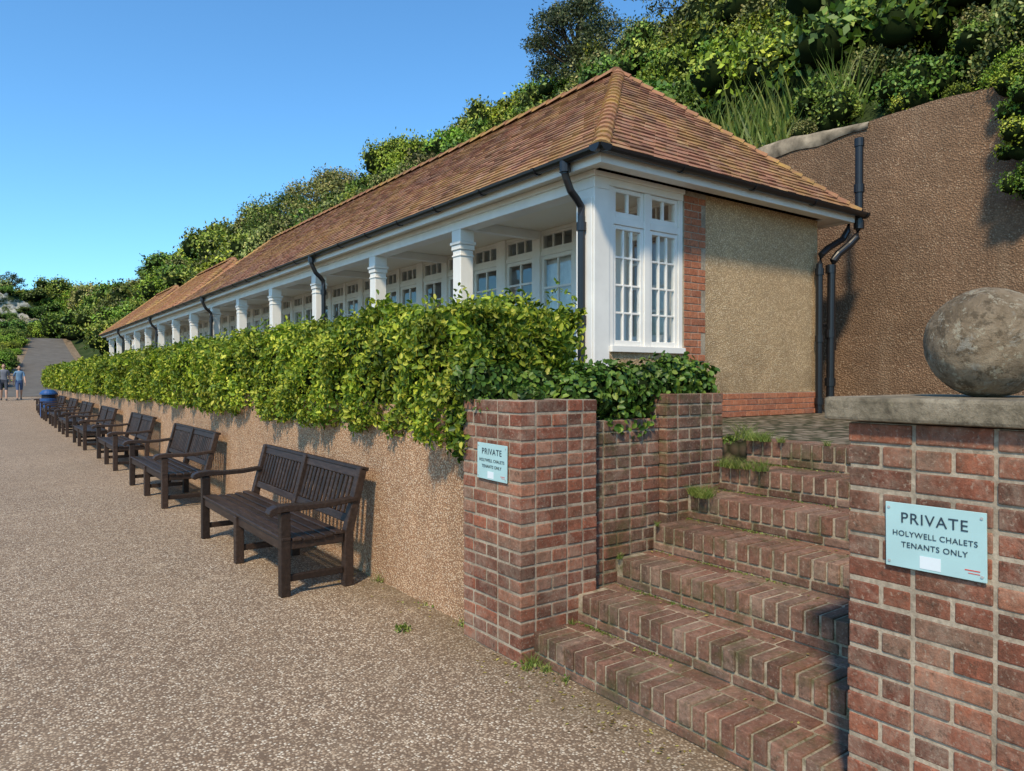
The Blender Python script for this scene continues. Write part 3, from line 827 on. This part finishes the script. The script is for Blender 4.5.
for k in range(60):
    yy=random.uniform(52,90); s=random.uniform(.7,1.5); shrub(pl(yy)-.4-s*.8-random.uniform(0,3)*(k%3>0),yy,g(yy)-.2,s,random.choice([0,3,5,2]))
for (x,y,z,s) in [(3.4,96,8.6,1.0),(4.6,96.2,8.2,1.4),(2.2,95.6,7.6,1.1),(0.9,95.8,7.9,.9),(1.9,97.6,10.9,.9)]: shrub(x,y,z,s,0)
for (x,y,z,s,kk) in [(9.2,3.02,4.0,.42,2),(9.25,2.95,3.55,.36,2),(9.3,3.0,4.4,.5,2),(9.25,2.7,3.1,.4,2),(9.5,3.2,4.75,.45,2)]: shrub(x,y,z,s,kk)
for k in range(66):
    yy=random.uniform(-2,40) if k>28 else random.uniform(3.2,8.8)
    shrub(random.uniform(9.7,10.0) if k>28 else random.uniform(9.8,10.1),yy,4.95,random.uniform(.25,.5) if k>28 else random.uniform(.18,.4))

def tree(name,base,h,cr,nclump,mat,seed,leaf=.16,per=170,lowf=.35):
    r0=random.Random(seed); e=empty(name); base=Vector(base)
    tb=MB(); top=base+Vector((r0.uniform(-.3,.3),r0.uniform(-.3,.3),h*.8))
    tb.tube([base-Vector((0,0,.5)),base.lerp(top,.35)+Vector((.1,.05,0)),base.lerp(top,.7),top],.16*h/5,8,0,.03)
    Ps=[];Ns=[]
    for k in range(nclump):
        a=r0.uniform(0,6.28); u=r0.uniform(0,1); zz=lowf+ (1-lowf)*u
        prof=math.sin(math.pi*min(1,(.18+u*.82)))**.6
        rr=cr*prof*r0.uniform(.35,1.0)
        c=base+Vector((math.cos(a)*rr,math.sin(a)*rr,h*zz))
        s=base.lerp(top,max(.2,zz*.85)); m_=s.lerp(c,.5)+Vector((0,0,-.12))
        tb.tube([s,m_,c],.045,5,0,.012)
        R=r0.uniform(.35,.62)*cr/2.6*1.15
        d=sph(per); P=np.array(c)+d*R*rng.uniform(.35,1.05,(per,1))*np.array([1.15,1.15,.75]); Ps.append(P); Ns.append(d)
    tb.obj('trunk_limbs',M_bark,e)
    V,F=leaf_geo(np.concatenate(Ps),np.concatenate(Ns),leaf,.4,.2); leaf_obj('crown',[(V,F,0)],[mat],e)
tree('pine_tree',(21,23.8,12.7),5.2,2.6,120,M_pine,3,.15,200,.22)
tree('hillside_tree',(19,15.5,12.3),4.5,2.4,70,M_shrub,5,.15,180)
tree('hillside_tree',(22,63,12.2),5.2,4.6,80,M_shrub,8,.26,170,.2)
tree('hillside_tree',(22,53,12.6),4.6,4.0,80,M_shrub2,9,.24,170,.2)
tree('hillside_tree',(2.2,104,10.6),3.6,1.7,26,M_pine,11,.2,70,.45)
# chalk cliff
V=[];F=[];nx,nz=110,22
for i in range(nx):
    for k in range(nz):
        x=-14+19.5*i/(nx-1); u=k/(nz-1); top=4.2+.5*noise.noise(Vector((x*.35,1,2)))+.35*noise.noise(Vector((x*1.3,4,2)))-max(0,x-1.8)*.6; z=6.8+top*u
        V.append((x,96.6+u*1.3+.6*noise.noise(Vector((x*.5,z*.6,0)))+.35*noise.noise(Vector((x*2,z*2,4)))+.2*noise.noise(Vector((x*5,z*5,4))),z+(.25*noise.noise(Vector((x*3,7,1))) if k==nz-1 else 0)))
for i in range(nx-1):
    for k in range(nz-1): F.append((i*nz+k,(i+1)*nz+k,(i+1)*nz+k+1,i*nz+k+1))
np_mesh('chalk_cliff',V,F,M_chalk)

# ------------------------------------------------------------------ benches
def bench_mesh():
    b=MB(); L=2.36
    for i,y in enumerate((0,L/2-.035,L-.07)):
        y1=y+.07; ht=.60 if i!=1 else .395
        b.box(.0,.07,y,y1,0,ht)
        b.prism([(.47,0),(.545,0),(.545,.40),(.655,.86),(.60,.88),(.48,.42)],y,y1)
        b.box(.071,.469,y+.012,y1-.012,.33,.395)
        b.box(.071,.469,y+.018,y1-.018,.10,.15)
        if i!=1:
            b.prism([(-.07,.575),(-.09,.60),(-.075,.632),(-.03,.650),(.06,.655),(.2,.643),(.38,.645),(.57,.665),(.575,.63),(.38,.607),(.2,.604),(.02,.604),(-.03,.595)],y-.012,y1+.012)
    b.box(.02,.05,.0705,L-.0705,.32,.394)
    for i in range(6):
        x=.005+i*.078; z=.405-.018*math.sin(math.pi*i/5); b.box(x,x+.066,-.005,L+.005,z-.006,z+.018)
    def P(t,o=0): return (.50+.118*t+o, .44+.42*t)
    def rail(t0,t1,th,ya,yb,o=.0):
        (xa,za),(xb,zb)=P(t0),P(t1); b.prism([(xa+o,za),(xa+o+th,za-.01),(xb+o+th,zb-.01),(xb+o,zb)],ya,yb)
    for ya,yb in ((.0705,L/2-.036),(L/2+.036,L-.0705)):
        rail(.06,.20,.035,ya,yb); rail(.84,1.02,.04,ya,yb)
        n=13
        for k in range(n):
            yc=ya+(yb-ya)*(k+.5)/n; rail(.2,.84,.016,yc-.022,yc+.022,.008)
    rail(.985,1.05,.06,.0,L,-.01)
    return b
bm=bench_mesh(); b0=bm.obj('park_bench',M_wood,None,.006,seg=2)
b0.location=(1.66,5.03,0)
for k in range(1,8):
    o=bpy.data.objects.new('park_bench',b0.data); COL.objects.link(o)
    o.location=(1.66+random.uniform(-.02,.03),5.03+4.26*k,0); o.rotation_euler=(0,0,random.uniform(-.01,.01))
    m=o.modifiers.new('bev','BEVEL'); m.width=.006; m.limit_method='ANGLE'
M_blue=plain('blue_plastic',(.02,.08,.25),.4,.2,5,.5)
M_bg=plain('bin_dark',(.02,.02,.03),.6,.2)
e=empty('litter_bin'); b=MB()
def lathe(mb,c,prof,n=20,mi=0):
    pts=[];fs=[]
    for r,z in prof:
        for k in range(n): pts.append((c[0]+r*math.cos(6.2832*k/n),c[1]+r*math.sin(6.2832*k/n),c[2]+z))
    for i in range(len(prof)-1):
        for k in range(n): fs.append((i*n+k,i*n+(k+1)%n,(i+1)*n+(k+1)%n,(i+1)*n+k))
    fs.append(tuple(range(n-1,-1,-1))); fs.append(tuple((len(prof)-1)*n+k for k in range(n)))
    mb.poly(pts,fs,mi)
BC=(1.95,33.6,.0)
lathe(b,BC,[(.27,0),(.29,.03),(.29,.68),(.30,.70),(.30,.74),(.27,.75)])
lathe(b,BC,[(.24,.751),(.24,.90)],mi=1)
lathe(b,BC,[(.31,.901),(.31,.95),(.22,1.06),(.06,1.10)])
b.obj('bin_body',[M_blue,M_bg],e)

# ------------------------------------------------------------------ signs
M_sign=plain('sign_pale_blue',(.40,.60,.60),.35,.08,6,.5)
M_text=plain('sign_text',(.03,.05,.07),.5,.02)
M_stick=plain('sticker',(.68,.74,.76),.5,.05)
M_red=plain('sticker_red',(.6,.08,.05),.5,.05)
M_steel=plain('screw',(.4,.4,.4),.3,.1)
def sign(x,yc,zc,w,h,tilt=0):
    e=empty('private_sign'); e.location=(x,yc,zc); e.rotation_euler=(tilt,0,0)
    b=MB(); b.box(-.006,0,-w/2,w/2,-h/2,h/2); o=b.obj('panel',M_sign,e,.001)
    def txt(s,zz,width,size,sp=1.):
        c=bpy.data.curves.new('text','FONT'); c.body=s; c.size=size; c.align_x='CENTER'; c.align_y='CENTER'; c.extrude=.0004; c.space_character=sp
        t=bpy.data.objects.new('lettering',c); COL.objects.link(t)
        bpy.context.view_layer.update()
        k=width/max(.001,t.dimensions.x)
        dg=bpy.context.evaluated_depsgraph_get(); me=bpy.data.meshes.new_from_object(t.evaluated_get(dg))
        me.materials.clear(); me.materials.append(M_text)
        bpy.data.objects.remove(t)
        o=bpy.data.objects.new('lettering',me); COL.objects.link(o); o.parent=e
        R=Matrix(((0,0,-1),(-1,0,0),(0,1,0))).to_4x4()
        o.matrix_local=Matrix.Translation((-.0078,0,zz))@R@Matrix.Diagonal((k,min(k,1.1),1,1))
    txt('PRIVATE',h*.27,w*.66,.048,1.12); txt('HOLYWELL CHALETS',h*.03,w*.84,.025,1.08); txt('TENANTS ONLY',-h*.14,w*.66,.025,1.08)
    b=MB(); b.box(-.0072,-.0062,-.02,.04,-h*.46,-h*.27); b.obj('sticker',M_stick,e)
    b=MB(); b.box(-.0072,-.0062,-w*.44,-w*.30,-h*.36,-h*.345);b.box(-.0072,-.0062,-w*.44,-w*.33,-h*.40,-h*.39); b.obj('sticker_text',M_red,e)
    b=MB()
    for sy in (-1,1):
        for sz in (-1,1): b.tube([(-.0062,sy*w*.46,sz*h*.42),(-.009,sy*w*.46,sz*h*.42)],.004,8)
    b.obj('screws',M_steel,e)
sign(2.303,.998,1.062,.285,.20,math.radians(-.8))
sign(2.303,3.345,1.075,.293,.205,math.radians(.8))

# ------------------------------------------------------------------ people
M_skin=plain('skin',(.50,.30,.21),.6,.08); M_hair=plain('hair',(.05,.03,.02),.8,.3,30); M_eye=plain('eye',(.02,.015,.01),.3,.1); M_shoe=plain('shoe',(.05,.05,.055),.6,.2)
def skinned(verts,edges,radii,lv=2):
    me=bpy.data.meshes.new('tmp'); me.from_pydata(verts,edges,[]); o=bpy.data.objects.new('tmp',me); COL.objects.link(o)
    o.modifiers.new('s','SKIN'); o.modifiers[-1].use_smooth_shade=True
    ss=o.modifiers.new('u','SUBSURF'); ss.levels=lv; ss.render_levels=lv
    sv=me.skin_vertices[0].data
    for i,r in enumerate(radii): sv[i].radius=(r,r) if not isinstance(r,tuple) else r; sv[i].use_root=(i==0)
    bpy.context.view_layer.update()
    dg=bpy.context.evaluated_depsgraph_get(); m2=bpy.data.meshes.new_from_object(o.evaluated_get(dg))
    bpy.data.objects.remove(o); return m2
def person(loc,head,shirt,shorts,ph,sc=1.,hairlen=0):
    e=empty('person'); 
    f=ph
    v=[(0,0,.98),(0,.0,1.12),(0,.01,1.30),(0,0,1.42),(0,0,1.50),(0,.015,1.57)]; r=[(.155,.105),(.135,.095),(.165,.11),(.12,.085),(.055,.055),(.055,.06)]
    ed=[(0,1),(1,2),(2,3),(3,4),(4,5)]
    def add(p,rr,par): v.append(p); r.append(rr); ed.append((par,len(v)-1)); return len(v)-1
    wr=[]
    for s in (-1,1):
        sw=.16*s*f
        a=add((s*.175,0,1.42),.062,3); b_=add((s*.225,-.02+sw*.5,1.15),.046,a); c=add((s*.235,.06+sw*1.1,.91),.030,b_); d=add((s*.235,.08+sw*1.3,.85),(.04,.02),c); wr.append((s,v[d],sw))
        h=add((s*.095,0,.90),.095,0); k=add((s*.10,.05-sw*1.1,.50),.062,h); an=add((s*.105,-.03-sw*1.9,.10),.04,k); 
        add((s*.11,-.02-sw*1.9,.045),.042,an); add((s*.12,.13-sw*1.9,.035),.036,len(v)-1)
    m=skinned(v,ed,r)
    for mt in (M_skin,shirt,shorts,M_shoe): m.materials.append(mt)
    for p in m.polygons:
        x,y,z=p.center; 
        p.use_smooth=True
        i=0
        if z<.10: i=3
        elif .52<z<1.0 and abs(x)<.205: i=2
        elif 1.0<=z<1.5 and not(abs(x)>.19 and z<1.22): i=1
        p.material_index=i
    o=bpy.data.objects.new('body',m); COL.objects.link(o); o.parent=e
    for s,(x,y,z),sw in wr:
        for k in range(5):
            if k<4:
                ox=(k-1.5)*.019; l=(.075,.085,.08,.062)[k]
                vv=[(x,y+ox*.9,z),(x,y+ox*1.1,z-.045),(x-s*.006,y+ox*1.15,z-.045-l*.5),(x-s*.022,y+ox*1.15,z-.045-l)]
            else: vv=[(x,y+.01,z+.01),(x-s*.01,y+.045,z-.02),(x-s*.018,y+.055,z-.055)]
            mm=skinned(vv,[(i,i+1) for i in range(len(vv)-1)],[.010,.0095,.009,.007][:len(vv)],1); mm.materials.append(M_skin)
            oo=bpy.data.objects.new('finger',mm); COL.objects.link(oo); oo.parent=e
    V,F=blob((0,.02,1.645),(.075,.092,.115),3,20,14,.0); np_mesh('head',V,F,M_skin,None,e).data.polygons.foreach_set('use_smooth',[True]*len(F))
    V,F=blob((0,.0,1.675),(.084,.096,.10),5,18,12,.06); np_mesh('hair_cap',V,F,M_hair,None,e)
    if hairlen: V,F=blob((0,-.055,1.58),(.075,.05,.13),6,14,10,.06); np_mesh('long_hair',V,F,M_hair,None,e)
    b=MB(); b.prism([(-.012,1.655),(.012,1.655),(.016,1.615),(-.016,1.615)],.10,.13); b.obj('nose',M_skin,e,.006)
    b=MB(); b.box(-.025,.025,.104,.109,1.582,1.588); b.box(-.04,-.02,.105,.110,1.645,1.655); b.box(.02,.04,.105,.110,1.645,1.655); b.obj('eyes_mouth',M_eye,e)
    b=MB(); b.box(-.088,-.074,.0,.035,1.62,1.67); b.box(.074,.088,0,.035,1.62,1.67); b.obj('ears',M_skin,e,.006)
    e.location=(loc[0],loc[1],g(loc[1])); e.rotation_euler=(0,0,head); e.scale=(sc,)*3
person((.66,43.6),math.radians(178),plain('shirt_grey',(.16,.17,.2),.8),plain('shorts_dark',(.04,.045,.06),.8),1,1.03)
person((1.30,43.9),math.radians(184),plain('shirt_blue',(.14,.25,.38),.8),plain('shorts_blue',(.06,.10,.2),.8),-1,.98,1)

# ------------------------------------------------------------------ world, sun, camera
AZ=math.radians(234); EL=math.radians(48)
w=bpy.data.worlds.new('World'); S.world=w; w.use_nodes=True; nt=w.node_tree
bg=nt.nodes['Background']; bg.inputs[1].default_value=.15
sk=nd(nt,'ShaderNodeTexSky',sky_type='NISHITA'); sk.sun_disc=False; sk.sun_elevation=EL; sk.sun_rotation=AZ
sk.air_density=1.0; sk.dust_density=.5; sk.ozone_density=1.5
tint=mix(nt,1,sk.outputs[0],(.72,1.25,1.55),'MULTIPLY')
nt.links.new(tint,bg.inputs[0])
L=bpy.data.lights.new('sun','SUN'); L.energy=4.3; L.angle=math.radians(5); L.color=(1,.84,.61)
lo=bpy.data.objects.new('sun',L); COL.objects.link(lo)
d=Vector((math.sin(AZ)*math.cos(EL),math.cos(AZ)*math.cos(EL),math.sin(EL)))
lo.rotation_euler=(-d).to_track_quat('-Z','Y').to_euler()
cam=bpy.data.cameras.new('camera'); co=bpy.data.objects.new('camera',cam); COL.objects.link(co); S.camera=co
cam.sensor_width=36; cam.lens=25.3; cam.clip_start=.05; cam.clip_end=3000
co.location=(0,0,H); co.rotation_euler=(math.radians(90-.6),0,math.radians(-36.1))
S.view_settings.view_transform='Standard'; S.view_settings.look='None'; S.view_settings.exposure=0
print('shrubs',cnt)
